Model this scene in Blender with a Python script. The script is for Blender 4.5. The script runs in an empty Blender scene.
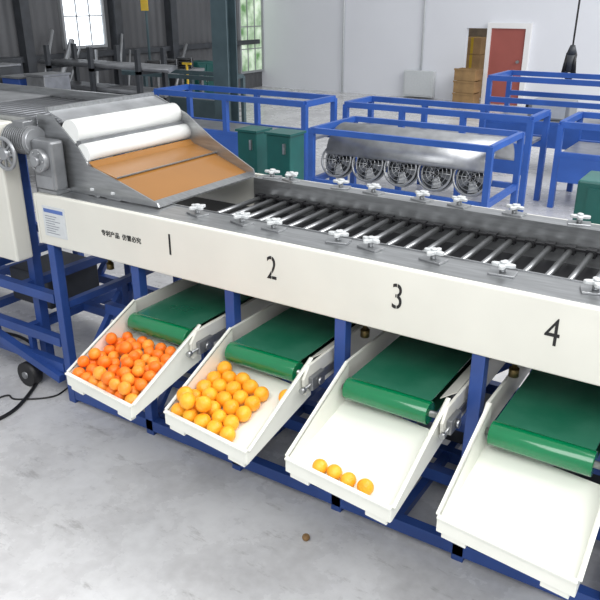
import bpy, bmesh, math, random
from mathutils import Vector, Matrix
random.seed(7)
S = bpy.context.scene
COL = S.collection
PI = math.pi
V = Vector

# ------------------------------------------------------------------ camera
F_PX = 714.0
PITCH = math.radians(22.8)
YAW = math.atan2(.542, .840)
CAM = V((2.89, -2.13, 2.0))
cd = bpy.data.cameras.new('camera')
cam = bpy.data.objects.new('camera', cd)
COL.objects.link(cam)
cam.location = CAM
cam.rotation_euler = (PI/2 - PITCH, 0, YAW)
cd.sensor_width = 36
cd.lens = F_PX/600*36
cd.clip_end = 200
S.camera = cam
R_ = V((math.cos(YAW), math.sin(YAW), 0))
FW = V((-math.sin(YAW), math.cos(YAW), 0))

def at(px, py, axis, val):
    """world point seen at a photo pixel on the plane axis=val"""
    lat = px-300
    vert = (300-py)*math.cos(PITCH) - F_PX*math.sin(PITCH)
    fwd = (300-py)*math.sin(PITCH) + F_PX*math.cos(PITCH)
    d = R_*lat + FW*fwd + V((0, 0, vert))
    i = 'xyz'.index(axis)
    t = (val-CAM[i])/d[i]
    return CAM + d*t

# ------------------------------------------------------------------ materials
def lin(c):
    return tuple(((v/255)/12.92 if v/255 <= .04045 else ((v/255+.055)/1.055)**2.4) for v in c)

def mat(name, c, rough=.5, metal=0, var=.08, scale=6, bump=0, bscale=60, c2=None, coat=0, emit=0, spec=.5, stretch=None):
    m = bpy.data.materials.new(name)
    m.use_nodes = True
    nt = m.node_tree
    b = nt.nodes['Principled BSDF']
    tc = nt.nodes.new('ShaderNodeTexCoord')
    n = nt.nodes.new('ShaderNodeTexNoise')
    n.inputs['Scale'].default_value = scale
    n.inputs['Detail'].default_value = 6
    src = tc.outputs['Object']
    if stretch:
        mp = nt.nodes.new('ShaderNodeMapping')
        mp.inputs['Scale'].default_value = stretch
        nt.links.new(src, mp.inputs[0]); src = mp.outputs[0]
    nt.links.new(src, n.inputs['Vector'])
    r = nt.nodes.new('ShaderNodeValToRGB')
    a = lin(c)
    if c2 is None:
        k0, k1 = 1-var, 1+var
        ca = [min(1, v*k0) for v in a]; cb = [min(1, v*k1) for v in a]
    else:
        ca, cb = a, lin(c2)
    r.color_ramp.elements[0].position = .32
    r.color_ramp.elements[1].position = .68
    r.color_ramp.elements[0].color = (*ca, 1)
    r.color_ramp.elements[1].color = (*cb, 1)
    nt.links.new(n.outputs['Fac'], r.inputs['Fac'])
    nt.links.new(r.outputs['Color'], b.inputs['Base Color'])
    b.inputs['Roughness'].default_value = rough
    b.inputs['Metallic'].default_value = metal
    b.inputs['Specular IOR Level'].default_value = spec
    if coat:
        b.inputs['Coat Weight'].default_value = coat
        b.inputs['Coat Roughness'].default_value = .1
    if emit:
        nt.links.new(r.outputs['Color'], b.inputs['Emission Color'])
        b.inputs['Emission Strength'].default_value = emit
    if bump:
        n2 = nt.nodes.new('ShaderNodeTexNoise')
        n2.inputs['Scale'].default_value = bscale
        nt.links.new(src, n2.inputs['Vector'])
        bp = nt.nodes.new('ShaderNodeBump')
        bp.inputs['Strength'].default_value = bump
        bp.inputs['Distance'].default_value = .01
        nt.links.new(n2.outputs['Fac'], bp.inputs['Height'])
        nt.links.new(bp.outputs['Normal'], b.inputs['Normal'])
    return m

M = dict(
    cream=mat('cream_paint', (220, 219, 210), .35, var=.04, scale=3),
    traywhite=mat('tray_white', (234, 235, 226), .28, var=.03, scale=4),
    digit=mat('black_ink', (22, 22, 24), .5),
    blue=mat('blue_paint', (44, 74, 140), .4, var=.15, scale=5),
    blue2=mat('bright_blue_paint', (50, 92, 172), .4, var=.12, scale=3),
    steel=mat('stainless_steel', (166, 168, 170), .3, metal=.85, var=.16, scale=8, stretch=(1, 8, 8)),
    dsteel=mat('dull_steel', (140, 142, 145), .4, metal=.7, var=.15, scale=12),
    galv=mat('galvanised_sheet', (158, 160, 163), .35, metal=.6, var=.18, scale=9),
    rod=mat('polished_rod', (166, 168, 170), .28, metal=.9, var=.08),
    drod=mat('dull_rod', (112, 114, 118), .35, metal=.85, var=.15),
    knob=mat('silver_knob', (206, 209, 210), .3, metal=.25, var=.05),
    black=mat('black_rubber', (24, 24, 27), .5, var=.2),
    dark=mat('dark_pan', (20, 20, 24), .45, var=.3, scale=10),
    belt=mat('green_belt', (0, 116, 70), .2, var=.08, scale=8, coat=.5),
    belttop=mat('green_belt_top_worn_sheen', (30, 104, 78), .16, c2=(66, 128, 104), scale=3, coat=.6),  # paler greens paint in both wear and greyish highlights on the belt top
    shadebelt=mat('belt_shaded_underside', (20, 62, 48), .5, var=.2),  # belt green darkened to paint in the shade under the machine
    brown=mat('amber_sheet', (146, 98, 38), .3, var=.05, scale=5, coat=.3),
    whitero=mat('white_plastic', (232, 234, 232), .3, var=.03),
    teal=mat('teal_cabinet', (22, 84, 80), .4, var=.15),
    tealcol=mat('column_paint', (74, 92, 98), .5, var=.2, scale=3),
    orange=mat('orange_peel', (242, 110, 20), .38, c2=(249, 138, 40), scale=18, bump=.25, bscale=140),
    lorange=mat('pale_orange_peel', (248, 136, 32), .38, c2=(252, 168, 62), scale=18, bump=.25, bscale=140),
    yorange=mat('yellow_orange_peel', (247, 152, 16), .38, c2=(253, 186, 52), scale=16, bump=.25, bscale=140),
    wallw=mat('white_wall', (230, 232, 238), .8, var=.03, scale=.6),
    door=mat('red_brown_door', (162, 88, 80), .5, var=.08, scale=2),
    doorf=mat('door_frame_white', (240, 240, 240), .5, var=.02),
    wood=mat('cardboard_brown', (180, 144, 100), .7, var=.15),
    yellow=mat('yellow_paint', (214, 178, 50), .5),
    grey=mat('grey_paint', (150, 153, 156), .45, var=.08),
    brass=mat('brass', (96, 82, 50), .4, metal=.7),
    pane=mat('bright_window', (240, 246, 252), .3, var=.02, scale=1, emit=1.8),
    green=mat('leafy_view', (90, 130, 80), .6, c2=(222, 235, 215), scale=3, emit=.6),
    bluelab=mat('label_blue', (84, 112, 176), .4),
    plate=mat('label_plate', (206, 210, 212), .35, var=.04, scale=30),
    faint=mat('faint_ink', (110, 116, 130), .5),
    pebble=mat('dried_fruit_skin', (130, 100, 62), .7),
    darkwall=mat('dim_opening', (140, 124, 104), .8, var=.2),
    darkgrey=mat('dark_grey_paint', (58, 61, 66), .5, var=.2),
    rack=mat('steel_tube_stock', (130, 132, 136), .35, metal=.6, var=.2),
    crate=mat('crate_brown', (150, 120, 80), .6, var=.2),
)

def floor_mat():
    m = bpy.data.materials.new('concrete_floor'); m.use_nodes = True
    nt = m.node_tree; b = nt.nodes['Principled BSDF']
    tc = nt.nodes.new('ShaderNodeTexCoord')
    n1 = nt.nodes.new('ShaderNodeTexNoise'); n1.inputs['Scale'].default_value = 2.2; n1.inputs['Detail'].default_value = 10; n1.inputs['Roughness'].default_value = .65
    n2 = nt.nodes.new('ShaderNodeTexNoise'); n2.inputs['Scale'].default_value = 22; n2.inputs['Detail'].default_value = 8
    for n in (n1, n2): nt.links.new(tc.outputs['Object'], n.inputs['Vector'])
    mx = nt.nodes.new('ShaderNodeMath'); mx.operation = 'MULTIPLY_ADD'
    mx.inputs[1].default_value = .3
    nt.links.new(n2.outputs['Fac'], mx.inputs[0]); nt.links.new(n1.outputs['Fac'], mx.inputs[2])
    r = nt.nodes.new('ShaderNodeValToRGB')
    e = r.color_ramp.elements
    e[0].position = .42; e[0].color = (*lin((180, 179, 180)), 1)
    e[1].position = .78; e[1].color = (*lin((213, 213, 214)), 1)
    nt.links.new(mx.outputs[0], r.inputs['Fac'])
    n3 = nt.nodes.new('ShaderNodeTexNoise'); n3.inputs['Scale'].default_value = 6; n3.inputs['Detail'].default_value = 12; n3.inputs['Roughness'].default_value = .8
    mp = nt.nodes.new('ShaderNodeMapping'); mp.inputs['Scale'].default_value = (.5, 1.6, 1); mp.inputs['Rotation'].default_value = (0, 0, .6)
    nt.links.new(tc.outputs['Object'], mp.inputs[0]); nt.links.new(mp.outputs[0], n3.inputs['Vector'])
    mr = nt.nodes.new('ShaderNodeMapRange'); mr.inputs['From Min'].default_value = .56; mr.inputs['From Max'].default_value = .64; mr.inputs['To Max'].default_value = .55
    nt.links.new(n3.outputs['Fac'], mr.inputs['Value'])
    mc_ = nt.nodes.new('ShaderNodeMixRGB'); mc_.inputs[2].default_value = (*lin((142, 140, 139)), 1)
    nt.links.new(mr.outputs[0], mc_.inputs[0]); nt.links.new(r.outputs['Color'], mc_.inputs[1])
    nt.links.new(mc_.outputs[0], b.inputs['Base Color'])
    rr = nt.nodes.new('ShaderNodeMapRange'); rr.inputs['To Min'].default_value = .12; rr.inputs['To Max'].default_value = .42
    nt.links.new(n1.outputs['Fac'], rr.inputs['Value']); nt.links.new(rr.outputs[0], b.inputs['Roughness'])
    return m
M['floor'] = floor_mat()

def corr_mat():
    m = mat('corrugated_grey', (88, 89, 92), .6, var=.15, scale=.8)
    nt = m.node_tree; b = nt.nodes['Principled BSDF']
    tc = nt.nodes.new('ShaderNodeTexCoord')
    w = nt.nodes.new('ShaderNodeTexWave'); w.bands_direction = 'Y'; w.inputs['Scale'].default_value = 1.6
    nt.links.new(tc.outputs['Object'], w.inputs['Vector'])
    bp = nt.nodes.new('ShaderNodeBump'); bp.inputs['Strength'].default_value = .4; bp.inputs['Distance'].default_value = .05
    nt.links.new(w.outputs['Fac'], bp.inputs['Height']); nt.links.new(bp.outputs['Normal'], b.inputs['Normal'])
    return m
M['corr'] = corr_mat()

# ------------------------------------------------------------------ mesh builder
def basis(d):
    d = d.normalized()
    a = V((0, 0, 1)) if abs(d.z) < .9 else V((1, 0, 0))
    u = d.cross(a).normalized()
    return u, d.cross(u).normalized()

class MB:
    def __init__(s): s.v = []; s.f = []; s.sm = []
    def add(s, vs, fs, sm=False):
        o = len(s.v); s.v += [V(p) for p in vs]
        for f in fs: s.f.append([i+o for i in f]); s.sm.append(sm)
        return s
    def box(s, x0, x1, y0, y1, z0, z1):
        return s.add([(x0,y0,z0),(x1,y0,z0),(x1,y1,z0),(x0,y1,z0),(x0,y0,z1),(x1,y0,z1),(x1,y1,z1),(x0,y1,z1)],
                     [(0,3,2,1),(4,5,6,7),(0,1,5,4),(1,2,6,5),(2,3,7,6),(3,0,4,7)])
    def bar(s, p, q, w, h=None):
        h = h or w; p = V(p); q = V(q); d = q-p
        if abs(d.normalized().z) < .95:
            u = d.cross(V((0,0,1))).normalized(); n = u.cross(d).normalized()
        else:
            u = V((1,0,0)); n = V((0,1,0))
        c = []
        for b in (p, q):
            for a, e in ((-1,-1),(1,-1),(1,1),(-1,1)): c.append(b+u*a*w/2+n*e*h/2)
        return s.add(c, [(0,1,2,3),(7,6,5,4),(0,4,5,1),(1,5,6,2),(2,6,7,3),(3,7,4,0)])
    def cyl(s, p, q, r, n=20, r2=None):
        p = V(p); q = V(q); u, w = basis(q-p); r2 = r if r2 is None else r2
        vs = []
        for b, rr in ((p, r), (q, r2)):
            for k in range(n):
                a = 2*PI*k/n; vs.append(b+u*math.cos(a)*rr+w*math.sin(a)*rr)
        o = len(s.v)
        s.add(vs, [(k, (k+1) % n, n+(k+1) % n, n+k) for k in range(n)], True)
        s.f.append([o+k for k in range(n)]); s.sm.append(False)
        s.f.append([o+n+k for k in range(n)]); s.sm.append(False)
        return s
    def tube(s, pts, r, n=8, sub=6):
        pts = [V(p) for p in pts]; P = []
        for i in range(len(pts)-1):
            p0 = pts[max(0, i-1)]; p1 = pts[i]; p2 = pts[i+1]; p3 = pts[min(len(pts)-1, i+2)]
            for k in range(sub):
                t = k/sub
                P.append(.5*((2*p1)+(p2-p0)*t+(2*p0-5*p1+4*p2-p3)*t*t+(3*p1-p0-3*p2+p3)*t**3))
        P.append(pts[-1]); vs = []
        for i, p in enumerate(P):
            d = P[min(i+1, len(P)-1)]-P[max(i-1, 0)]
            u, w = basis(d)
            for k in range(n):
                a = 2*PI*k/n; vs.append(p+u*math.cos(a)*r+w*math.sin(a)*r)
        fs = [(i*n+k, i*n+(k+1) % n, (i+1)*n+(k+1) % n, (i+1)*n+k) for i in range(len(P)-1) for k in range(n)]
        return s.add(vs, fs, True)
    def prism(s, pts, vec):
        pts = [V(p) for p in pts]; n = len(pts); vec = V(vec)
        return s.add(pts+[p+vec for p in pts],
                     [tuple(range(n)), tuple(range(2*n-1, n-1, -1))]+[(k, (k+1) % n, n+(k+1) % n, n+k) for k in range(n)])
    def torus(s, c, ax, R, r, n=28, m=8):
        c = V(c); ax = V(ax).normalized(); u, w = basis(ax); vs = []
        for i in range(n):
            a = 2*PI*i/n; d = u*math.cos(a)+w*math.sin(a)
            for j in range(m):
                b = 2*PI*j/m; vs.append(c+d*(R+r*math.cos(b))+ax*r*math.sin(b))
        return s.add(vs, [(i*m+j, ((i+1) % n)*m+j, ((i+1) % n)*m+(j+1) % m, i*m+(j+1) % m) for i in range(n) for j in range(m)], True)
    def mesh(s, name, m, org=(0,0,0)):
        org = V(org)
        me = bpy.data.meshes.new(name)
        me.from_pydata([tuple(p-org) for p in s.v], [], s.f)
        me.polygons.foreach_set('use_smooth', s.sm)
        bm = bmesh.new(); bm.from_mesh(me); bmesh.ops.recalc_face_normals(bm, faces=bm.faces); bm.to_mesh(me); bm.free()
        me.materials.append(m)
        return me
    def build(s, name, m, parent=None, org=None, bevel=0):
        if org is None: org = ORG.get(parent.name, V((0,0,0))) if parent else V((0,0,0))
        o = bpy.data.objects.new(name, s.mesh(name, M[m] if isinstance(m, str) else m, org)); COL.objects.link(o)
        if parent: o.parent = parent; ORG[o.name] = V(org)
        else: o.location = org
        if bevel:
            b = o.modifiers.new('bevel', 'BEVEL'); b.width = bevel; b.segments = 2; b.limit_method = 'ANGLE'; b.angle_limit = math.radians(50)
        return o
ORG = {}

def tag(o, label=None, cat=None, group=None, kind=None):
    if label: o['label'] = label
    if cat: o['category'] = cat
    if group: o['group'] = group
    if kind: o['kind'] = kind
    return o
def thing(name, loc, label, cat, group=None):
    o = bpy.data.objects.new(name, None); COL.objects.link(o); o.location = loc
    o.empty_display_size = .1
    ORG[o.name] = V(loc)
    return tag(o, label, cat, group)
def copy_tree(o, parent=None):
    c = o.copy(); COL.objects.link(c); c.parent = parent
    for ch in list(o.children): copy_tree(ch, c)
    return c
def text_mesh(s, size, bold=0, extrude=.0008, gaps=()):
    cu = bpy.data.curves.new('t', 'FONT'); cu.body = s; cu.size = size; cu.extrude = extrude; cu.offset = bold
    cu.align_x = 'CENTER'; cu.align_y = 'CENTER'
    o = bpy.data.objects.new('t', cu); COL.objects.link(o)
    dg = bpy.context.evaluated_depsgraph_get(); me = bpy.data.meshes.new_from_object(o.evaluated_get(dg))
    bpy.data.objects.remove(o); me.materials.clear(); me.materials.append(M['digit'])
    if gaps:   # stencil bridges
        bm = bmesh.new(); bm.from_mesh(me)
        for ax, c, w in gaps:
            for e in (c-w/2, c+w/2):
                co = [0, 0, 0]; co[ax] = e; no = [0, 0, 0]; no[ax] = 1
                bmesh.ops.bisect_plane(bm, geom=bm.verts[:]+bm.edges[:]+bm.faces[:], plane_co=co, plane_no=no)
            kill = [f_ for f_ in bm.faces if abs(f_.calc_center_median()[ax]-c) < w/2*.99]
            bmesh.ops.delete(bm, geom=kill, context='FACES')
        bm.to_mesh(me); bm.free()
    return me

# ------------------------------------------------------------------ setting
def struct(mb, name, m, org=(0,0,0)): return tag(mb.build(name, m, org=org), kind='structure')
struct(MB().box(-12, 9, -5, 16, -.1, 0), 'floor', 'floor')
WY = 13.0; WX = -8.0
oa = at(467, 28, 'y', WY); ob = at(486, 60, 'y', WY)
mb = MB()
mb.box(WX-.2, oa.x, WY, WY+.12, 0, 4.5).box(ob.x, 9, WY, WY+.12, 0, 4.5).box(oa.x, ob.x, WY, WY+.12, oa.z, 4.5)
struct(mb, 'wall_back', 'wallw')
struct(MB().box(oa.x-3, ob.x+.5, WY+1.6, WY+1.7, 0, 3), 'wall_passage', 'darkwall')
struct(MB().box(WX-.2, WX, -5, WY, 0, 4.5), 'wall_left', 'corr')
da = at(493, 28, 'y', WY); db = at(521, 85, 'y', WY)
d = struct(MB().box(da.x, db.x, WY-.06, WY-.001, 0, da.z), 'door_1', 'door')
f = MB()
f.box(da.x-.08, da.x, WY-.1, WY-.001, 0, da.z+.1).box(db.x, db.x+.1, WY-.1, WY-.001, 0, da.z+.1).box(da.x, db.x, WY-.1, WY-.001, da.z, da.z+.1)
f.build('door_frame', 'doorf', d)
MB().cyl((db.x-.1, WY-.12, .85), (db.x-.1, WY-.06, .85), .03).build('door_handle', 'steel', d)
def window(n, p0, p1, m, up):
    a = at(*p0, 'x', WX); b = at(*p1, 'x', WX)
    y0, y1 = min(a.y, b.y), max(a.y, b.y); z0 = min(a.z, b.z); z1 = z0+up
    w = struct(MB().box(WX+.01, WX+.03, y0, y1, z0, z1), 'window_%d' % n, m)
    f = MB(); t = .05
    f.box(WX, WX+.07, y0-t, y0, z0-t, z1+t).box(WX, WX+.07, y1, y1+t, z0-t, z1+t).box(WX, WX+.07, y0, y1, z0-t, z0).box(WX, WX+.07, y0, y1, z1, z1+t)
    for k in (1, 2): f.box(WX+.03, WX+.05, y0+(y1-y0)*k/3-.01, y0+(y1-y0)*k/3+.01, z0, z1)
    for k in (1, 2): f.box(WX+.03, WX+.05, y0, y1, z0+.5*k-.01, z0+.5*k+.01)
    f.build('window_frame', 'grey', w)
window(1, (65, 46), (103, 44), 'pane', 1.4)
window(2, (240, 70), (261, 69), 'green', 1.9)
for k, px in enumerate((28, 118, 172)):
    q = at(px, 80, 'x', WX)
    struct(MB().box(WX, WX+.18, q.y-.09, q.y+.09, 0, 4.4), 'trim_%d' % (k+1), 'darkgrey')
struct(MB().box(WX, WX+.1, -2, WY-.2, 1.02, 1.12), 'trim_4', 'darkgrey')

# ------------------------------------------------------------------ sorting machine
L = 3.3; PZ0, PZ1 = .894, 1.146; BY = .84
mc = thing('sorting_machine', (0, 0, 0), 'long fruit sorting machine with cream side panel numbered 1 to 4 on blue legs', 'sorting machine')
fp = MB().box(0, L, 0, .03, PZ0, PZ1).build('front_panel', 'cream', mc, bevel=.006)
tag(fp, 'cream side panel painted with black numbers')
gp = {1: (), 2: ((0, .0, .004),), 3: ((0, -.002, .004),), 4: ()}
for k, x in enumerate((.857, 1.385, 1.922, 2.458)):
    o = bpy.data.objects.new('number', text_mesh(str(k+1), .136, bold=-.0004, gaps=gp[k+1])); COL.objects.link(o); o.parent = fp
    o.location = (x, -.0012, 1.035); o.rotation_euler = (PI/2, 0, 0); o.scale.x = .76
    tag(o, 'black stencilled number %d' % (k+1))
p = at(121, 237, 'y', 0)
o = bpy.data.objects.new('lettering', text_mesh('专利产品  仿冒必究', .029, bold=.0004)); COL.objects.link(o); o.parent = fp
o.location = (p.x, -.0012, p.z); o.rotation_euler = (PI/2, 0, 0)
lp = MB().box(.045, .20, -.004, 0, .945, 1.095).build('label_plate', 'plate', fp)
lm = MB().box(.055, .19, -.0055, -.004, 1.064, 1.082)
lm.build('label_header', 'bluelab', lp)
lt = MB()
for j in range(8):
    lt.box(.06, .12+.065*random.random(), -.005, -.004, 1.045-j*.012, 1.0475-j*.012)
lt.build('label_lines', 'faint', lp)
MB().box(0, L, .03, .2, 1.125, 1.146).build('front_top_rail', 'steel', mc, bevel=.002)
MB().box(.2, L, .2, .206, 1.0, 1.15).build('front_inner_wall', 'steel', mc)
MB().box(.70, L, BY-.02, BY, .98, 1.148).build('rear_inner_wall', 'steel', mc)
MB().box(.70, L, BY, BY+.07, 1.13, 1.148).build('rear_top_rail', 'steel', mc, bevel=.002)
MB().box(0, L, BY+.07, BY+.09, PZ0, PZ1-.002).build('rear_panel', 'cream', mc)
MB().box(-.012, 0, 0, BY+.09, PZ0, PZ1-.002).build('end_panel', 'cream', mc)
MB().box(.2, L, .206, BY-.02, .97, .99).build('dark_pan', 'dark', mc)
RZ = 1.055
rm = None
x = .76
while x < L-.05:
    if rm is None:
        ro = MB().cyl((0, .21, 0), (0, BY-.02, 0), .0125, 14).build('roller', 'rod', mc)
        rm = ro
    else:
        ro = rm.copy(); COL.objects.link(ro)
    ro.location = (x, 0, RZ)
    x += .082
for y in (.232, BY-.045):
    c = MB()
    c.box(.74, L-.04, y-.012, y+.012, RZ+.005, RZ+.014)
    xx = .76
    while xx < L-.06:
        c.box(xx-.02, xx+.02, y-.018, y+.018, RZ-.012, RZ+.02); xx += .082
    c.build('roller_chain', 'black', mc)
base = MB().box(-.045, .045, -.03, .03, 0, .008)
base.cyl((0,0,.008), (0,0,.03), .012, 12)
cl0 = base.build('clamp', 'steel', mc, bevel=.002, org=(0,0,0))
st = []
for k in range(48):
    a = 2*PI*k/48; r = .029+.012*math.cos(4*a); st.append((r*math.cos(a), r*math.sin(a), .026))
kn = MB().prism(st, (0,0,.013)); kn.cyl((0,0,.039), (0,0,.046), .012, 16)
kn.build('star_knob', 'knob', cl0, bevel=.003, org=(0,0,0))
spots = [(x, .14, 1.146) for x in (.29, .42, .90, 1.14, 1.30, 1.60, 1.74, 1.99, 2.24, 2.54, 2.8, 3.1)]
spots += [(x, BY+.035, 1.148) for x in (.78, .90, 1.19, 1.37, 1.62, 1.80, 2.05, 2.32, 2.6, 2.9)]
for i, sp in enumerate(spots):
    c = cl0 if i == 0 else copy_tree(cl0, mc)
    c.location = sp; c.rotation_euler.z = random.uniform(-.35, .35)
LEGX = (.05, .62, 1.16, 1.69, 2.23, 2.77, 3.25)
for x in LEGX:
    for y in (.03, BY+.055):
        MB().box(x-.024, x+.024, y-.022, y+.026, 0, PZ0).build('leg', 'blue', mc, bevel=.003)
    MB().box(x-.02, x+.02, .42, .46, .06, .56).build('leg', 'blue', mc)
for y, z in ((.03, .055), (.33, .12), (.58, .055), (BY+.055, .055), (BY+.055, .51), (BY+.055, .28), (.30, .46), (.44, .33)):
    MB().box(.08, L, y-.022, y+.022, z-.028, z+.028).build('long_beam', 'blue', mc)
for x in LEGX:
    MB().box(x-.022, x+.022, .06, BY+.03, .03, .085).build('cross_beam', 'blue', mc)
    MB().box(x-.018, x+.018, .06, BY+.03, .54, .575).build('cross_beam', 'blue', mc)
    MB().bar((x, .07, .1), (x, .42, .5), .03).build('brace', 'blue', mc)
for x in LEGX[:-1]:
    MB().bar((x+.27, .05, .06), (x+.27, BY, .06), .035).build('cross_beam', 'blue', mc)
    MB().bar((x+.03, BY+.05, .1), (x+.5, BY+.05, .5), .03).build('brace', 'blue', mc)
for x in (.36, 1.75, 2.33):
    v = MB().cyl((x, .1, .83), (x, .1, PZ0), .01, 12).cyl((x, .1, .80), (x, .1, .83), .018, 12).cyl((x-.025, .1, .85), (x+.025, .1, .85), .006, 8)
    v.build('air_valve', 'brass', mc)
for x in (.28, .95, 1.48, 2.02, 2.56):
    m_ = MB().cyl((x-.06, .56, .83), (x+.1, .56, .83), .05, 20).box(x-.1, x-.06, .5, .62, .77, .89)
    m_.build('drive_motor', 'darkgrey', mc, bevel=.003)
    MB().box(x-.14, x+.16, .62, .80, .10, .30).build('dark_filler_box', 'darkgrey', mc, bevel=.005)  # dark box added to cut the light bouncing under the machine
MB().box(.1, L-.05, BY+.03, BY+.036, .58, .89).build('rear_guard', 'darkgrey', mc)

# ------------------------------------------------------------------ outlet conveyors and trays
TX = [1.762+.548*(k-2) for k in range(4)]
W = .403
cl = thing('outlet_conveyor', (TX[0], 0, .6), 'green belt outlet conveyor under the number 1', 'conveyor', 'outlet conveyors under the sorting machine')
ORG[cl.name] = V((0, 0, .6))
r = .042; yc0, yc1 = -.085, 1.05; zc = .672
DX0, DX1 = .018, .348
MB().cyl((DX0, yc0, zc), (DX1, yc0, zc), r, 40).build('drum', 'belt', cl, bevel=.003)
MB().box(DX0+.006, DX1-.006, yc0+.004, yc1, zc+r-.007, zc+r-.003).build('belt', 'belttop', cl)
MB().box(DX0+.006, DX1-.006, yc0+.004, yc1, zc-r+.001, zc-r+.006).build('belt_return', 'shadebelt', cl)
MB().cyl((DX0, yc1, zc), (DX1, yc1, zc), r, 32).build('tail_drum', 'belt', cl)
MB().cyl((-.012, yc0, zc), (W+.03, yc0, zc), .012, 12).build('axle', 'rod', cl)
for x0, y0 in ((-.026, -.06), (W+.014, -.16)):
    sp = MB().prism([(x0, y0, .63), (x0, y0-.01, .70), (x0, y0+.03, .745), (x0, 1.05, .745), (x0, 1.05, .63)], (.012, 0, 0))
    sp.build('side_plate', 'cream', cl, bevel=.002)
MB().prism([(DX1+.008, -.02, .70), (W+.012, -.02, .742), (W+.012, 1.03, .742), (DX1+.008, 1.03, .70)], (0, 0, .004)).build('edge_guide', 'cream', cl)
bk = MB().box(W+.026, W+.046, -.14, -.05, .645, .70).box(W+.026, W+.032, -.05, .08, .655, .69)
b = bk.build('tension_bracket', 'dsteel', cl, bevel=.003)
MB().cyl((W+.036, -.2, .672), (W+.036, -.05, .672), .006, 10).cyl((W+.036, -.205, .672), (W+.036, -.185, .672), .012, 6).build('adjusting_screw', 'rod', b)
MB().cyl((W+.046, -.095, .672), (W+.058, -.095, .672), .016, 6).build('bolt', 'rod', b)
MB().box(-.014, W+.014, .3, .34, .605, .62).build('cross_tie', 'blue', cl)
for k in range(1, 4):
    c = copy_tree(cl); c.location = (TX[k], 0, .6); c['label'] = 'green belt outlet conveyor under the number %d' % (k+1)

FZ0, FZ1, TZ0, TZ1 = .525, .60, .577, .757
YF, YB, SK = -.452, -.045, -.045
ty = thing('collection_tray', (TX[0], 0, .5), '', 'tray', 'collection trays at the outlets')
ORG[ty.name] = V((0, 0, .5))
T = .007
MB().prism([(0, YF, FZ0), (W, YF+SK, FZ0), (W, YB+SK, FZ1), (0, YB, FZ1)], (0, 0, T)).build('tray_floor', 'traywhite', ty)
for x0, sk, sg in ((0, 0, -1), (W, SK, 1)):
    sw = MB().prism([(x0, YF+sk, FZ0-.006), (x0, YB+sk, FZ1-.006), (x0, YB+sk, TZ1), (x0, YF+sk, TZ0)], (sg*T, 0, 0))
    sw.prism([(x0, YF+sk, TZ0-.006), (x0, YF+sk, TZ0), (x0, YB+sk, TZ1), (x0, YB+sk, TZ1-.006)], (sg*.016, 0, 0))
    sw.build('side_wall', 'traywhite', ty, bevel=.001)
fw = MB().prism([(-T, YF, FZ0-.006), (W+T, YF+SK, FZ0-.006), (W+T, YF+SK, TZ0), (-T, YF, TZ0)], (-.001, -.009, 0))
fw.prism([(-T, YF-.009, TZ0-.008), (W+T, YF+SK-.009, TZ0-.008), (W+T, YF+SK-.009, TZ0), (-T, YF-.009, TZ0)], (0, -.008, 0))
fw.build('front_wall', 'traywhite', ty, bevel=.0015)
for a in (.02, .78):
    x0 = W*a; yy = YF+SK*a
    MB().prism([(x0, yy-.004, FZ0-.026), (x0+.08, yy-.004+SK*.2, FZ0-.026), (x0+.08, yy-.004+SK*.2, FZ0), (x0, yy-.004, FZ0)], (0, .03, 0)).build('front_tab', 'traywhite', ty, bevel=.002)
tlab = ['sloping cream tray full of small red-orange fruit, below the number 1',
        'sloping cream tray mostly filled with yellow-orange fruit, below the number 2',
        'sloping cream tray holding only a short row of oranges, below the number 3',
        'empty sloping cream tray, below the number 4']
ty['label'] = tlab[0]
for k in range(1, 4):
    c = copy_tree(ty); c.location = (TX[k], 0, .5); c['label'] = tlab[k]

# ------------------------------------------------------------------ fruit
def orange_mesh(name, r, m):
    bm = bmesh.new(); bmesh.ops.create_uvsphere(bm, u_segments=24, v_segments=16, radius=r)
    for v in bm.verts:
        v.co.z *= .94
        rho = math.hypot(v.co.x, v.co.y)
        if v.co.z > 0: v.co.z -= r*.10*math.exp(-(rho/(r*.22))**2)
    for f_ in bm.faces: f_.smooth = True
    me = bpy.data.meshes.new(name); bm.to_mesh(me); bm.free(); me.materials.append(M[m]); return me

def settle(x0, r, n, rnd, rows, its=420, jit=.004, gx=0, per=None, rv=0):
    """n spheres (radius r, varied by rv) dropped onto the sloping tray floor"""
    A = V((x0, YF, FZ0+T)); B = V((x0+W, YF+SK, FZ0+T)); C = V((x0, YB, FZ1+T))
    nf = (B-A).cross(C-A).normalized()
    nfr = V((-SK, W, 0)).normalized()
    planes = [(nf, nf.dot(A)), (V((1,0,0)), x0), (V((-1,0,0)), -(x0+W)), (nfr, nfr.dot(A))]
    P = []; RR = [r*(1-rv*rnd.random()) for _ in range(n)]
    i = 0
    full = int(W/(2*r)); per = per or full
    while len(P) < n:
        row, c = divmod(i, per); i += 1
        lay, rr = divmod(row, rows)
        P.append(V((x0+r*1.03+c*(W-2*r*1.03)/(full-1)+rnd.uniform(-jit, jit), YF+SK*c/full+r+rr*r*1.95+lay*r+rnd.uniform(-jit, jit), .56+r+lay*r*2+rr*r*.3)))
    for it in range(its):
        g = .0016 if it < its-90 else .0004
        for p_ in P: p_.z -= g; p_.x += gx*g
        for a in range(len(P)):
            for b_ in range(a+1, len(P)):
                d_ = P[b_]-P[a]; l = d_.length; s2 = RR[a]+RR[b_]
                if l < s2 and l > 1e-6:
                    d_ *= (s2-l)/l/2; P[a] -= d_; P[b_] += d_
        for k, p_ in enumerate(P):
            rk = RR[k]
            dy = p_.y-yc0; dz = p_.z-zc; l = math.hypot(dy, dz)
            if l < rk+.045:
                k_ = (rk+.045)/l; p_.y = yc0+dy*k_; p_.z = zc+dz*k_
            for nn, dd in planes:
                s_ = nn.dot(p_)-dd-rk
                if s_ < 0: p_ -= nn*s_
    return list(zip(P, RR))

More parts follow.
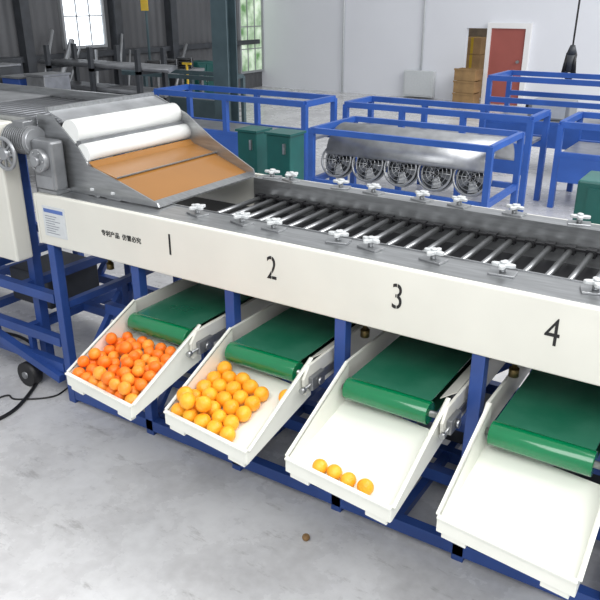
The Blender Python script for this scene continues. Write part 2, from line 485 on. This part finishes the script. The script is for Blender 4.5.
rnd = random.Random(3)
def fruit(PR, ms, label, group):
    mes = [orange_mesh('orange', .03, m) for m in ms]
    for i, (p_, rk) in enumerate(PR):
        o = bpy.data.objects.new('orange', rnd.choice(mes)); COL.objects.link(o); o.location = p_
        o.rotation_euler = (rnd.uniform(0, 6.3), rnd.uniform(0, 6.3), rnd.uniform(0, 6.3))
        s_ = rk/.03; o.scale = (s_, s_, s_)
        tag(o, label if isinstance(label, str) else label[i], 'orange', group)
fruit(settle(TX[0], .0295, 66, rnd, 6, jit=.016, rv=.16, its=380), ('orange', 'orange', 'lorange'), 'small red-orange fruit heaped in the tray below the number 1', 'oranges heaped in the tray below number 1')
P2 = settle(TX[1], .0335, 28, rnd, 5, its=280, jit=.016, gx=-.25, rv=.1, per=5)
def rest(x0, a, y, r_):
    return V((x0+W*a, y, FZ0+T+(FZ1-FZ0)*(y-(YF+SK*a))/(YB-YF)+r_*1.01))
for a, y in ((.60, -.175), (.90, -.19)):
    q = rest(TX[1], a, y, .0305)
    if all((q-w_[0]).length > .030+w_[1] for w_ in P2): P2.append((q, .0305))
fruit(P2, ('yorange',), 'larger yellow-orange fruit heaped in the tray below the number 2', 'oranges heaped in the tray below number 2')
P3 = []
for k, a in enumerate((.28, .42, .565, .72)):
    P3.append((rest(TX[2], a, YF+SK*a+.031+(0, .005, 0, .007)[k], .028), .028))
fruit(P3, ('yorange',), ['leftmost orange of the row of four in the nearly empty tray below number 3',
      'second orange from the left in the row of four below number 3', 'third orange from the left in the row of four below number 3',
      'rightmost orange of the row of four in the nearly empty tray below number 3'], 'row of oranges in the tray below number 3')
p = at(306, 540, 'z', 0)
o = bpy.data.objects.new('dried_fruit', orange_mesh('dried_fruit', .016, 'pebble')); COL.objects.link(o); o.location = (p.x, p.y, .014)
tag(o, 'small brown dried fruit lying alone on the concrete floor in front of the trays', 'fruit')

# ------------------------------------------------------------------ feed chute
fc = thing('feed_chute', (.3, .5, 1.15), 'steel feed chute with glossy brown sheet and thick white rollers above the panel\'s left end', 'chute')
Y0, Y1 = .12, .83
sh = [(.27, 1.305), (.30, 1.283), (.36, 1.268), (.44, 1.250), (.455, 1.240), (.55, 1.205), (.64, 1.172), (.66, 1.162)]
MB().prism([(a, Y0, b) for a, b in sh]+[(a, Y0, b-.007) for a, b in reversed(sh)], (0, Y1-Y0, 0)).build('brown_sheet', 'brown', fc)
MB().bar((.448, Y0, 1.252), (.448, Y1, 1.252), .009, .005).build('fold_strip', 'steel', fc)
MB().prism([(.65, Y0, 1.17), (.70, Y0, 1.157), (.70, Y0, 1.150), (.65, Y0, 1.160)], (0, Y1-Y0, 0)).build('bottom_lip', 'steel', fc)
for y in (Y0-.008, Y1):
    if y > .5: pts = [(-.05, y, 1.15), (.70, y, 1.152), (.69, y, 1.19), (.43, y, 1.32), (.25, y, 1.44), (.04, y, 1.52), (-.05, y, 1.52)]
    else: pts = [(-.05, y, 1.148), (.70, y, 1.152), (.69, y, 1.17), (.44, y, 1.245), (.27, y, 1.29), (.22, y, 1.36), (.06, y, 1.50), (-.05, y, 1.50)]
    MB().prism(pts, (0, .008, 0)).build('side_plate', 'steel', fc)
MB().prism([(.02, Y0, 1.52), (.12, Y0, 1.485), (.12, Y0, 1.477), (.02, Y0, 1.512)], (0, Y1-Y0, 0)).build('upper_slope', 'galv', fc)
MB().cyl((.165, Y0, 1.432), (.165, Y1, 1.432), .056, 36).build('white_roller', 'whitero', fc)
MB().bar((.215, Y0, 1.39), (.215, Y1, 1.39), .03, .012).build('steel_strip', 'dsteel', fc)
MB().cyl((.238, Y0, 1.342), (.238, Y1, 1.342), .042, 36).build('white_roller', 'whitero', fc)
MB().bar((.02, Y0, 1.525), (.02, Y1, 1.525), .02, .02).build('top_rim', 'steel', fc)

# ------------------------------------------------------------------ feed conveyor on blue stand
fd = thing('feed_conveyor', (-1.2, .5, 0), 'roller feed conveyor with steel sides and cream casing left of the brown chute', 'conveyor')
for y in (.1, .98):
    MB().box(-3.2, -.06, y-.015, y+.015, 1.36, 1.48).build('side_rail', 'steel', fd)
MB().box(-3.2, -.06, .115, .965, 1.36, 1.375).build('dark_pan', 'dark', fd)
MB().box(-3.2, -1.0, .115, .965, 1.43, 1.44).build('flat_bed', 'galv', fd)
x = -.15; r0 = None
while x > -1.0:
    if r0 is None: r0 = MB().cyl((0, .12, 0), (0, .96, 0), .016, 10).build('roller', 'drod', fd, org=(0,0,0)); q = r0
    else: q = r0.copy(); COL.objects.link(q)
    q.location = (x+1.2, -.5, 1.42); x -= .07
MB().box(-.72, -.19, -.02, .08, .76, 1.46).build('casing', 'cream', fd, bevel=.01)
MB().box(-3.2, -.74, .0, .08, 1.1, 1.34).build('casing', 'cream', fd, bevel=.01)
for x in (-.28, -.75, -1.2, -2.2, -3.1):
    for y in (.14, .82):
        MB().box(x-.025, x+.025, y-.025, y+.025, .1, 1.36).build('leg', 'blue', fd)
for y in (.05, .45, .82):
    for z in (.18, .33, .58):
        if y == .45 and z != .33: continue
        MB().box(-3.2, -.01, y-.022, y+.022, z-.025, z+.025).build('long_beam', 'blue', fd)
for x in (-.30, -.75, -1.2, -2.2):
    for z in (.33, .58): MB().bar((x, .05, z), (x, .82, z), .045).build('cross_beam', 'blue', fd)
for x in (-.30, -1.2, -2.2):
    w = MB().cyl((x, -.01, .07), (x, .05, .07), .07, 24).build('wheel', 'black', fd)
    MB().cyl((x, -.02, .07), (x, .06, .07), .02, 12).build('wheel_hub', 'dsteel', w)
    MB().bar((x, .07, .07), (x, .07, .31), .03).build('wheel_fork', 'blue', fd)
MB().bar((-.9, .02, .34), (-.02, .02, .12), .045).build('brace', 'blue', fd)
MB().bar((-.75, .82, .1), (-.28, .82, .75), .035).build('brace', 'blue', fd)
MB().box(-.68, -.34, .25, .62, .36, .56).build('drive_case', 'darkgrey', fd, bevel=.01)

# ------------------------------------------------------------------ gear motor
gm = thing('gear_motor', (.06, .1, 1.146), 'grey gear motor with ribbed body and spoked wheel at the panel\'s left end', 'motor')
MB().box(.0, .14, .015, .095, 1.165, 1.40).build('gearbox', 'dsteel', gm, bevel=.014)
MB().cyl((.07, .015, 1.31), (.07, -.015, 1.31), .054, 28).cyl((.07, -.015, 1.31), (.07, -.032, 1.31), .024, 20).build('flange', 'galv', gm, bevel=.002)
MB().box(.012, .128, .012, .016, 1.175, 1.235).build('gearbox_cover', 'galv', gm, bevel=.001)
b0 = MB().cyl((0, .004, 0), (0, -.004, 0), .006, 6).build('bolt', 'rod', gm, org=(0,0,0))
for k in range(6):
    a = k*PI/3; b = b0 if k == 0 else b0.copy()
    if k: COL.objects.link(b)
    b.location = V((.07+.041*math.cos(a), -.017, 1.31+.041*math.sin(a)))-V((.06, .1, 1.146))
mo = MB().cyl((-.17, .05, 1.385), (0, .05, 1.385), .056, 28)
for k in range(11): mo.cyl((-.165+k*.015, .05, 1.385), (-.159+k*.015, .05, 1.385), .07, 28)
mo.build('ribbed_motor', 'galv', gm)
MB().box(-.12, -.04, .02, .08, 1.44, 1.475).build('terminal_box', 'dsteel', gm, bevel=.004)
s = MB().torus((-.11, -.05, 1.33), (0,1,0), .072, .010, 32).cyl((-.11, -.065, 1.33), (-.11, .0, 1.33), .027, 16)
for k in range(8):
    a = k*PI/4; s.bar((-.11, -.05, 1.33), (-.11+.07*math.cos(a), -.05, 1.33+.07*math.sin(a)), .009)
s.build('spoked_wheel', 'galv', gm)
MB().box(.01, .13, .02, .11, 1.148, 1.166).build('mounting_plate', 'steel', gm)

# ------------------------------------------------------------------ hoses on the floor
def hose(pts, r, lab):
    b = MB().tube([V((q[0], q[1], r)) for q in pts], r, 8)
    o = b.build('hose', 'black', org=(pts[0][0], pts[0][1], 0)); tag(o, lab, 'hose')
P_ = [at(x, y, 'z', 0) for x, y in ((-10, 425), (14, 412), (32, 392), (42, 372), (38, 352), (20, 338), (-10, 332))]
hose([(q.x, q.y) for q in P_], .010, 'thick black hose curling over the floor beside the left leg of the machine')
P_ = [at(x, y, 'z', 0) for x, y in ((-10, 402), (8, 396), (16, 400), (50, 398), (66, 390), (82, 374))]
hose([(q.x, q.y) for q in P_], .005, 'thin black cable running along the floor under the left end of the machine')

# ------------------------------------------------------------------ fan drying frame
fr = thing('drying_frame', (.3, 3.7, 0), 'blue steel frame with a curved grey sheet cover holding a row of round fans', 'frame')
X0, X1, A0, A1 = -.55, 1.10, 3.4, 4.2
for x in (X0, X1):
    for y in (A0, A1): MB().box(x-.025, x+.025, y-.025, y+.025, 0, .94).build('post', 'blue2', fr)
for y in (A0, A1):
    for z in (.46, .92): MB().box(X0, X1, y-.02, y+.02, z-.025, z+.025).build('rail', 'blue2', fr)
for x in (X0, X1):
    for z in (.46, .92): MB().box(x-.02, x+.02, A0, A1, z-.025, z+.025).build('end_rail', 'blue2', fr)
arc = []
for k in range(21):
    a = PI*k/20; arc.append((X0+.08, 3.83+.31*math.cos(a), .70+.24*math.sin(a)))
arc += [(q[0], 3.83+(q[1]-3.83)*.97, .70+(q[2]-.70)*.96) for q in reversed(arc)]
cv = MB().prism(arc, (X1-X0-.10, 0, 0)).build('curved_cover', 'galv', fr)
for p_ in cv.data.polygons: p_.use_smooth = len(p_.vertices) == 4
fx = [-.36+.32*k for k in range(5)]
fan0 = None
for k, x in enumerate(fx):
    if fan0 is None:
        fan0 = thing('axial_fan', (x, 3.5, .49), '', 'fan', 'row of fans in the blue frame')
        ORG[fan0.name] = V((0, 0, 0)); fan0.rotation_euler.x = -.3
        MB().torus((0, -.03, .16), (0,1,0), .148, .010, 32).torus((0, .05, .16), (0,1,0), .148, .010, 32).build('rim', 'galv', fan0)
        g = MB()
        for rr in (.04, .075, .11): g.torus((0, -.035, .16), (0,1,0), rr, .003, 24, 6)
        for j in range(8):
            a = j*PI/4; g.cyl((0, -.035, .16), (.145*math.cos(a), -.035, .16+.145*math.sin(a)), .003, 6)
        g.build('grille', 'rod', fan0)
        MB().cyl((0, .045, .16), (0, .055, .16), .14, 28).build('back_plate', 'darkgrey', fan0)
        for j in range(5):
            a = j*2*PI/5; u = V((math.cos(a), 0, math.sin(a))); w = V((-math.sin(a), 0, math.cos(a)))
            c = V((0, 0, .16))
            MB().prism([c+u*.03-w*.015+V((0,.0,0)), c+u*.12-w*.05, c+u*.125+w*.03+V((0,.03,0)), c+u*.03+w*.02+V((0,.015,0))], (0, .004, 0)).build('blade', 'dsteel', fan0)
        MB().cyl((0, -.02, .16), (0, .045, .16), .032, 16).build('hub', 'black', fan0)
        f_ = fan0
    else:
        f_ = copy_tree(fan0); f_.location.x = x
    f_['label'] = ['leftmost', 'second from the left', 'middle', 'fourth from the left', 'rightmost'][k]+' round wire-guarded fan of the five under the curved cover'

# ------------------------------------------------------------------ blue background frames
def platform(name, x0, x1, y0, y1, zd, z1, n, lab, m='blue2', front=True, panel=True, midrail=False):
    """low platform: deck at zd on legs, guard rail (posts and rails) up to z1"""
    t = thing(name, ((x0+x1)/2, (y0+y1)/2, 0), lab, 'frame')
    for i in range(n):
        x = x0+(x1-x0)*i/(n-1)
        for y in (y0, y1):
            top = z1 if (y == y1 or front) else zd
            MB().box(x-.028, x+.028, y-.028, y+.028, 0, top).build('post', m, t)
    for y in (y0, y1):
        zs = [zd] + ([z1] if (y == y1 or front) else []) + ([(zd+z1)/2] if midrail else [])
        for z in zs: MB().box(x0, x1, y-.025, y+.025, z-.03, z+.03).build('rail', m, t)
    for x in (x0, x1):
        MB().box(x-.025, x+.025, y0, y1, z1-.03, z1+.03).build('end_rail', m, t)
    MB().box(x0+.03, x1-.03, y0+.03, y1-.03, zd-.01, zd+.02).build('deck', 'galv', t)
    if panel: MB().box(x0+.03, x1-.03, y0-.03, y0-.022, zd-.27, zd-.02).build('side_panel', m, t)
    return t
platform('conveyor_frame', -1.1, .95, 5.0, 5.6, .66, .93, 4, 'long blue railed platform with a grey deck right behind the fan frame')
platform('conveyor_frame', 1.15, 4.2, 5.4, 6.2, .55, .85, 3, 'lower blue railed platform at the right edge of the hall', front=True)
platform('conveyor_frame', -.1, 4.2, 6.8, 7.6, .62, 1.12, 3, 'tallest bright blue platform at the right, in front of the red-brown door', midrail=True)
platform('conveyor_frame', -3.3, -1.2, 4.3, 4.9, .6, 1.0, 3, 'blue railed platform behind the dark teal boxes')
platform('conveyor_frame', -6.3, -4.2, 6.6, 7.2, .55, .9, 3, 'distant grey-blue platform left of the tall steel column', m='tealcol')
for k, x in enumerate((.6, 1.5, 2.4)):
    t = thing('machine_unit', (x, 7.2, .64), ['left', 'middle', 'right'][k]+' grey machine unit on the deck of the tallest blue platform', 'machine', 'grey units on the tall blue platform')
    MB().box(x-.25, x+.25, 7.0, 7.4, .642, .86).build('body', 'grey', t, bevel=.015)
    MB().cyl((x-.32, 7.2, .76), (x-.25, 7.2, .76), .07, 20).build('motor', 'darkgrey', t)
    MB().box(x-.2, x+.2, 6.99, 7.0, .67, .83).build('cover', 'plate', t)

# ------------------------------------------------------------------ teal boxes
for i, (a, b_, top, y) in enumerate(((237, 256, 131, 2.0), (266, 290, 134, 1.9))):
    p0 = at(a, top, 'y', y); p1 = at(b_, top+3, 'y', y)
    t = thing('motor_cabinet', ((p0.x+p1.x)/2, y+.09, 0), 'dark teal metal box behind the chute, '+('the left narrower one' if i == 0 else 'the right wider one'), 'cabinet', 'teal boxes behind the machine')
    MB().box(p0.x, p1.x, y, y+.18, .1, p0.z).build('body', 'teal', t, bevel=.008)
    MB().box(p0.x-.01, p1.x+.01, y-.01, y+.19, p0.z, p0.z+.015).build('lid', 'teal', t)
    for sx in (p0.x+.03, p1.x-.03):
        for sy in (y+.03, y+.15): MB().cyl((sx, sy, 0), (sx, sy, .1), .02, 10).build('foot', 'black', t)
    MB().box(p1.x-.05, p1.x-.035, y-.02, y, p0.z-.12, p0.z-.05).build('handle', 'steel', t)
p0 = at(578, 180, 'y', 1.25)
t = thing('control_box', (p0.x+.2, 1.35, 0), 'dark teal box on a post behind the right part of the machine', 'box')
MB().box(p0.x, p0.x+.45, 1.25, 1.5, .9, p0.z).build('body', 'teal', t, bevel=.01)
MB().box(p0.x+.18, p0.x+.26, 1.33, 1.41, 0, .9).build('post', 'grey', t)
MB().box(p0.x+.05, p0.x+.42, 1.24, 1.25, .93, p0.z-.03).build('door', 'teal', t)

# ------------------------------------------------------------------ background things
c = thing('steel_column', (-3.6, 6.0, 0), 'tall blue-grey steel I-beam column behind the chute', 'column')
MB().box(-3.72, -3.46, 5.9, 5.92, 0, 4.4).build('flange', 'tealcol', c)
MB().box(-3.72, -3.46, 6.10, 6.12, 0, 4.4).build('flange', 'tealcol', c)
MB().box(-3.60, -3.58, 5.92, 6.10, 0, 4.4).build('web', 'tealcol', c)
MB().box(-3.85, -3.35, 5.82, 6.22, 0, .02).build('base_plate', 'tealcol', c)
q1 = at(573, 45, 'y', 7.9); q2 = at(573, 82, 'y', 7.9)
c = thing('hanging_pendant', (q2.x, 7.9, q2.z), 'black plug cluster hanging on a cable in front of the white wall at right', 'pendant')
MB().tube([(q1.x, 7.9, 4.4), (q1.x+.01, 7.9, 3), (q1.x, 7.9, q1.z)], .012).build('cable', 'black', c)
MB().cyl((q1.x, 7.9, q1.z), (q1.x, 7.9, q1.z-.12), .03, 14, .07).cyl((q1.x, 7.9, q1.z-.12), (q1.x, 7.9, q2.z+.12), .07, 14, .05).build('plug_body', 'darkgrey', c)
for s_ in (-1, 1):
    MB().cyl((q1.x+s_*.04, 7.88, q1.z-.1), (q1.x+s_*.07, 7.86, q2.z+.1), .025, 12).build('plug', 'black', c)
MB().torus((q1.x, 7.9, q2.z+.08), (0,1,0), .05, .014, 20).build('hook', 'black', c)
q = at(188, 84, 'z', .6)
c = thing('yellow_stand', (q.x, q.y, 0), 'thin yellow post with a short crossbar far behind the chute, left of the column', 'stand')
MB().cyl((q.x, q.y, 0), (q.x, q.y, .95), .022, 10).build('post', 'yellow', c)
MB().bar((q.x-.1, q.y, .95), (q.x+.1, q.y, .95), .035).build('crossbar', 'yellow', c)
MB().box(q.x-.2, q.x+.2, q.y-.2, q.y+.2, 0, .03).build('base', 'black', c)
q = at(152, 88, 'x', -7.45)
c = thing('thin_pole', (q.x, q.y, 0), 'tall thin dark pole with a small yellow tag near its top', 'pole')
MB().cyl((q.x, q.y, 0), (q.x, q.y, 4), .024, 10).build('shaft', 'tealcol', c)
zt = at(152, 6, 'x', -7.45).z
MB().box(q.x-.09, q.x+.09, q.y-.04, q.y-.025, zt-.08, zt+.12).build('tag', 'yellow', c)
MB().box(q.x-.15, q.x+.15, q.y-.15, q.y+.15, 0, .02).build('base', 'black', c)
for k, (px0, py0, px1, py1, rr, lab) in enumerate(((56, 96, 72, 40, .05, 'thickest pale grey pipe leaning under the bright window of the dim left wall'),
        (66, 96, 80, 48, .02, 'thin grey rod leaning just right of the thick pale pipe'),
        (46, 96, 52, 30, .03, 'tall thin grey pipe leaning just left of the thick pale pipe'),
        (108, 92, 96, 50, .03, 'grey pipe leaning below the right edge of the bright window'),
        (128, 92, 122, 34, .025, 'thin grey pipe leaning on the left wall, right of the bright window'),
        (138, 92, 130, 50, .02, 'shortest grey rod leaning on the left wall beside the thin pole'),
        (182, 92, 186, 44, .035, 'pale grey pipe leaning on the left wall behind the yellow stand'))):
    a = at(px0, py0, 'x', WX+.75); b_ = at(px1, py1, 'x', WX+.22)
    a2 = V((WX+.5, a.y-.05, rr))
    tag(MB().cyl(a2, b_, rr, 12).build('leaning_pipe', 'galv', org=(a2.x, a2.y, 0)), lab, 'pipe')
for k, (h, w) in enumerate(((.5, .5), (.4, .42), (.35, .4))):
    z = sum((.5, .4, .35)[:k])+.0005*k
    cx = (oa.x+ob.x)/2-.35
    t = thing('carton', (cx, WY+.9, z), ['bottom', 'middle', 'top'][k]+' brown carton of the stack in the passage left of the red-brown door', 'carton', 'cartons stacked in the passage')
    MB().box(cx-w/2, cx+w/2, WY+.7, WY+1.1, z, z+h-.003).build('body', 'wood', t, bevel=.01)
    MB().box(cx-.03, cx+.03, WY+.695, WY+1.105, z+.02, z+h-.001).build('tape', 'yellow', t)
cq = at(466, 98, 'y', WY-.4)
for k in range(3):
    z = .24*k
    t = thing('plastic_crate', (cq.x, WY-.4, z), ['bottom', 'middle', 'top'][k]+' crate of the brown stack in front of the white wall beside the passage', 'crate', 'crates stacked at the white wall')
    b_ = MB().box(cq.x-.22, cq.x+.22, WY-.6, WY-.59, z, z+.22).box(cq.x-.22, cq.x+.22, WY-.21, WY-.2, z, z+.22)
    b_.box(cq.x-.22, cq.x-.21, WY-.59, WY-.21, z, z+.22).box(cq.x+.21, cq.x+.22, WY-.59, WY-.21, z, z+.22).box(cq.x-.21, cq.x+.21, WY-.59, WY-.21, z, z+.01)
    b_.build('walls', 'crate', t)
    MB().box(cq.x-.23, cq.x+.23, WY-.61, WY-.595, z+.2, z+.235).build('rim', 'crate', t)
a = at(404, 70, 'y', WY-.15); b_ = at(432, 98, 'y', WY-.15)
t = thing('electrical_box', ((a.x+b_.x)/2, WY-.1, b_.z), 'pale grey electrical box mounted on the white wall left of the passage', 'electrical box')
MB().box(a.x, b_.x, WY-.15, WY-.002, b_.z, a.z).build('body', 'plate', t, bevel=.01)
MB().box(a.x+.04, b_.x-.04, WY-.165, WY-.15, b_.z+.04, a.z-.04).build('door', 'plate', t)
MB().cyl(((a.x+b_.x)/2, WY-.04, a.z), ((a.x+b_.x)/2, WY-.04, 4.3), .02, 10).build('conduit', 'plate', t)
tag(MB().cyl((a.x-1.6, WY-.05, .0), (a.x-1.6, WY-.05, 4.3), .022, 10).build('wall_pipe', 'plate', org=(a.x-1.6, WY-.05, 0)), 'thin vertical grey pipe on the white wall left of the electrical box', 'pipe')

def bench(x0, x1, y0, y1, z, lab, m='galv'):
    t = thing('work_bench', ((x0+x1)/2, (y0+y1)/2, 0), lab, 'bench')
    MB().box(x0, x1, y0, y1, z-.05, z).build('top', m, t)
    MB().box(x0+.1, x1-.1, y0+.05, y1-.05, z*.4, z*.4+.03).build('shelf', m, t)
    for x in (x0+.05, x1-.05):
        for y in (y0+.05, y1-.05): MB().box(x-.03, x+.03, y-.03, y+.03, 0, z-.05).build('leg', 'dsteel', t)
bench(-6.2, -3.7, 2.8, 3.7, 1.0, 'long grey metal bench behind the roller feed conveyor')
bench(-7.0, -6.4, 7.6, 8.9, .8, 'small grey metal bench nearest the dim left wall')
for k in range(6):
    x = -5.95+k*.42
    hh = (.18, .26, .15, .3, .2, .24)[k]
    t = thing('machine_part_box', (x, 3.2, 1.0), ['leftmost', 'second', 'third', 'fourth', 'fifth', 'rightmost'][k]+' of the six boxes standing on the long grey bench', 'box', 'boxes on the long bench')
    MB().box(x-.15, x+.15, 3.05, 3.4, 1.001, 1.0+hh).build('body', ('teal', 'black', 'grey', 'darkgrey', 'blue', 'dsteel')[k], t, bevel=.01)
    MB().box(x-.16, x+.16, 3.04, 3.41, 1.0+hh, 1.02+hh).build('lid', 'dsteel', t)
for k in range(3):
    y = 7.85+k*.42
    t = thing('wire_coil', (-6.7, y, .8), ['nearest', 'middle', 'farthest'][k]+' dark wire coil lying on the small bench by the left wall', 'coil', 'coils on the small bench')
    b_ = MB()
    for j in range(4): b_.torus((-6.7, y, .826+.045*j), (0,0,1), .14, .024, 24)
    b_.build('windings', 'black', t)
    MB().bar((-6.87, y, .9), (-6.53, y, .9), .02, .19).build('tie', 'dsteel', t)
rk = thing('tube_rack', (-5.2, 5.3, 0), 'dark steel rack carrying long tubes, between the grey bench and the column', 'rack')
LV = (.45, .80, 1.12)
for x in (-6.1, -5.2, -4.3):
    for y in (5.05, 5.55): MB().box(x-.03, x+.03, y-.03, y+.03, 0, 1.4).build('post', 'darkgrey', rk)
    for z in LV: MB().box(x-.03, x+.03, 5.02, 5.58, z-.04, z).build('arm', 'darkgrey', rk)
for j, z in enumerate(LV):
    for i in range(5):
        y = 5.12+.09*i
        tb = MB().cyl((-6.35+.05*i, y, z+.035), (-4.0-.06*i+.1*j, y, z+.035), .033, 10).build('steel_tube', 'rack', org=(-5.2, y, z))
        w_ = ('lowest', 'middle', 'top')[j]
        tag(tb, 'long grey steel tube lying on the %s shelf of the dark rack' % w_, 'tube', 'tubes on the %s rack shelf' % w_)
for k, (px, py, w, h, mm, lab) in enumerate(((20, 100, .5, 1.15, 'darkgrey', 'dark grey metal cabinet against the dim left wall'), (212, 82, .5, .8, 'teal', 'small teal metal cabinet near the green window'))):
    q = at(px, py, 'x', WX+.8)
    xx = WX+.65
    t = thing('storage_cabinet', (xx-.2, q.y, 0), lab, 'cabinet')
    MB().box(xx-.4, xx, q.y-w/2, q.y+w/2, 0, h).build('body', mm, t, bevel=.01)
    for s_ in (-1, 1):
        dr = MB().box(xx, xx+.02, q.y+(s_-1)*w/4+.01, q.y+(s_+1)*w/4-.01, .05, h-.05).build('door', mm, t)
        MB().box(xx+.02, xx+.035, q.y+s_*.03-.008, q.y+s_*.03+.008, h*.5, h*.5+.12).build('handle', 'steel', dr)

# ------------------------------------------------------------------ light
wd = bpy.data.worlds.new('world'); S.world = wd; wd.use_nodes = True
bg = wd.node_tree.nodes['Background']; bg.inputs[0].default_value = (.96, .98, 1, 1); bg.inputs[1].default_value = .74
def area(loc, size, e, target, col=(1,1,1)):
    l = bpy.data.lights.new('light', 'AREA'); l.shape = 'RECTANGLE'; l.size = size[0]; l.size_y = size[1]; l.energy = e; l.color = col
    o = bpy.data.objects.new('area_light', l); COL.objects.link(o); o.location = loc
    o.rotation_euler = (V(target)-V(loc)).to_track_quat('-Z', 'Y').to_euler()
area((4.2, 2.0, 5.0), (4, 3), 270, (1.8, -.3, .5), (1, .99, .97))
area((5, 8, 5.5), (6, 4), 380, (0, 10, 1))
area((3.0, -3.2, 4.2), (4, 2.5), 180, (1.4, -1.2, 0))
S.view_settings.view_transform = 'Standard'
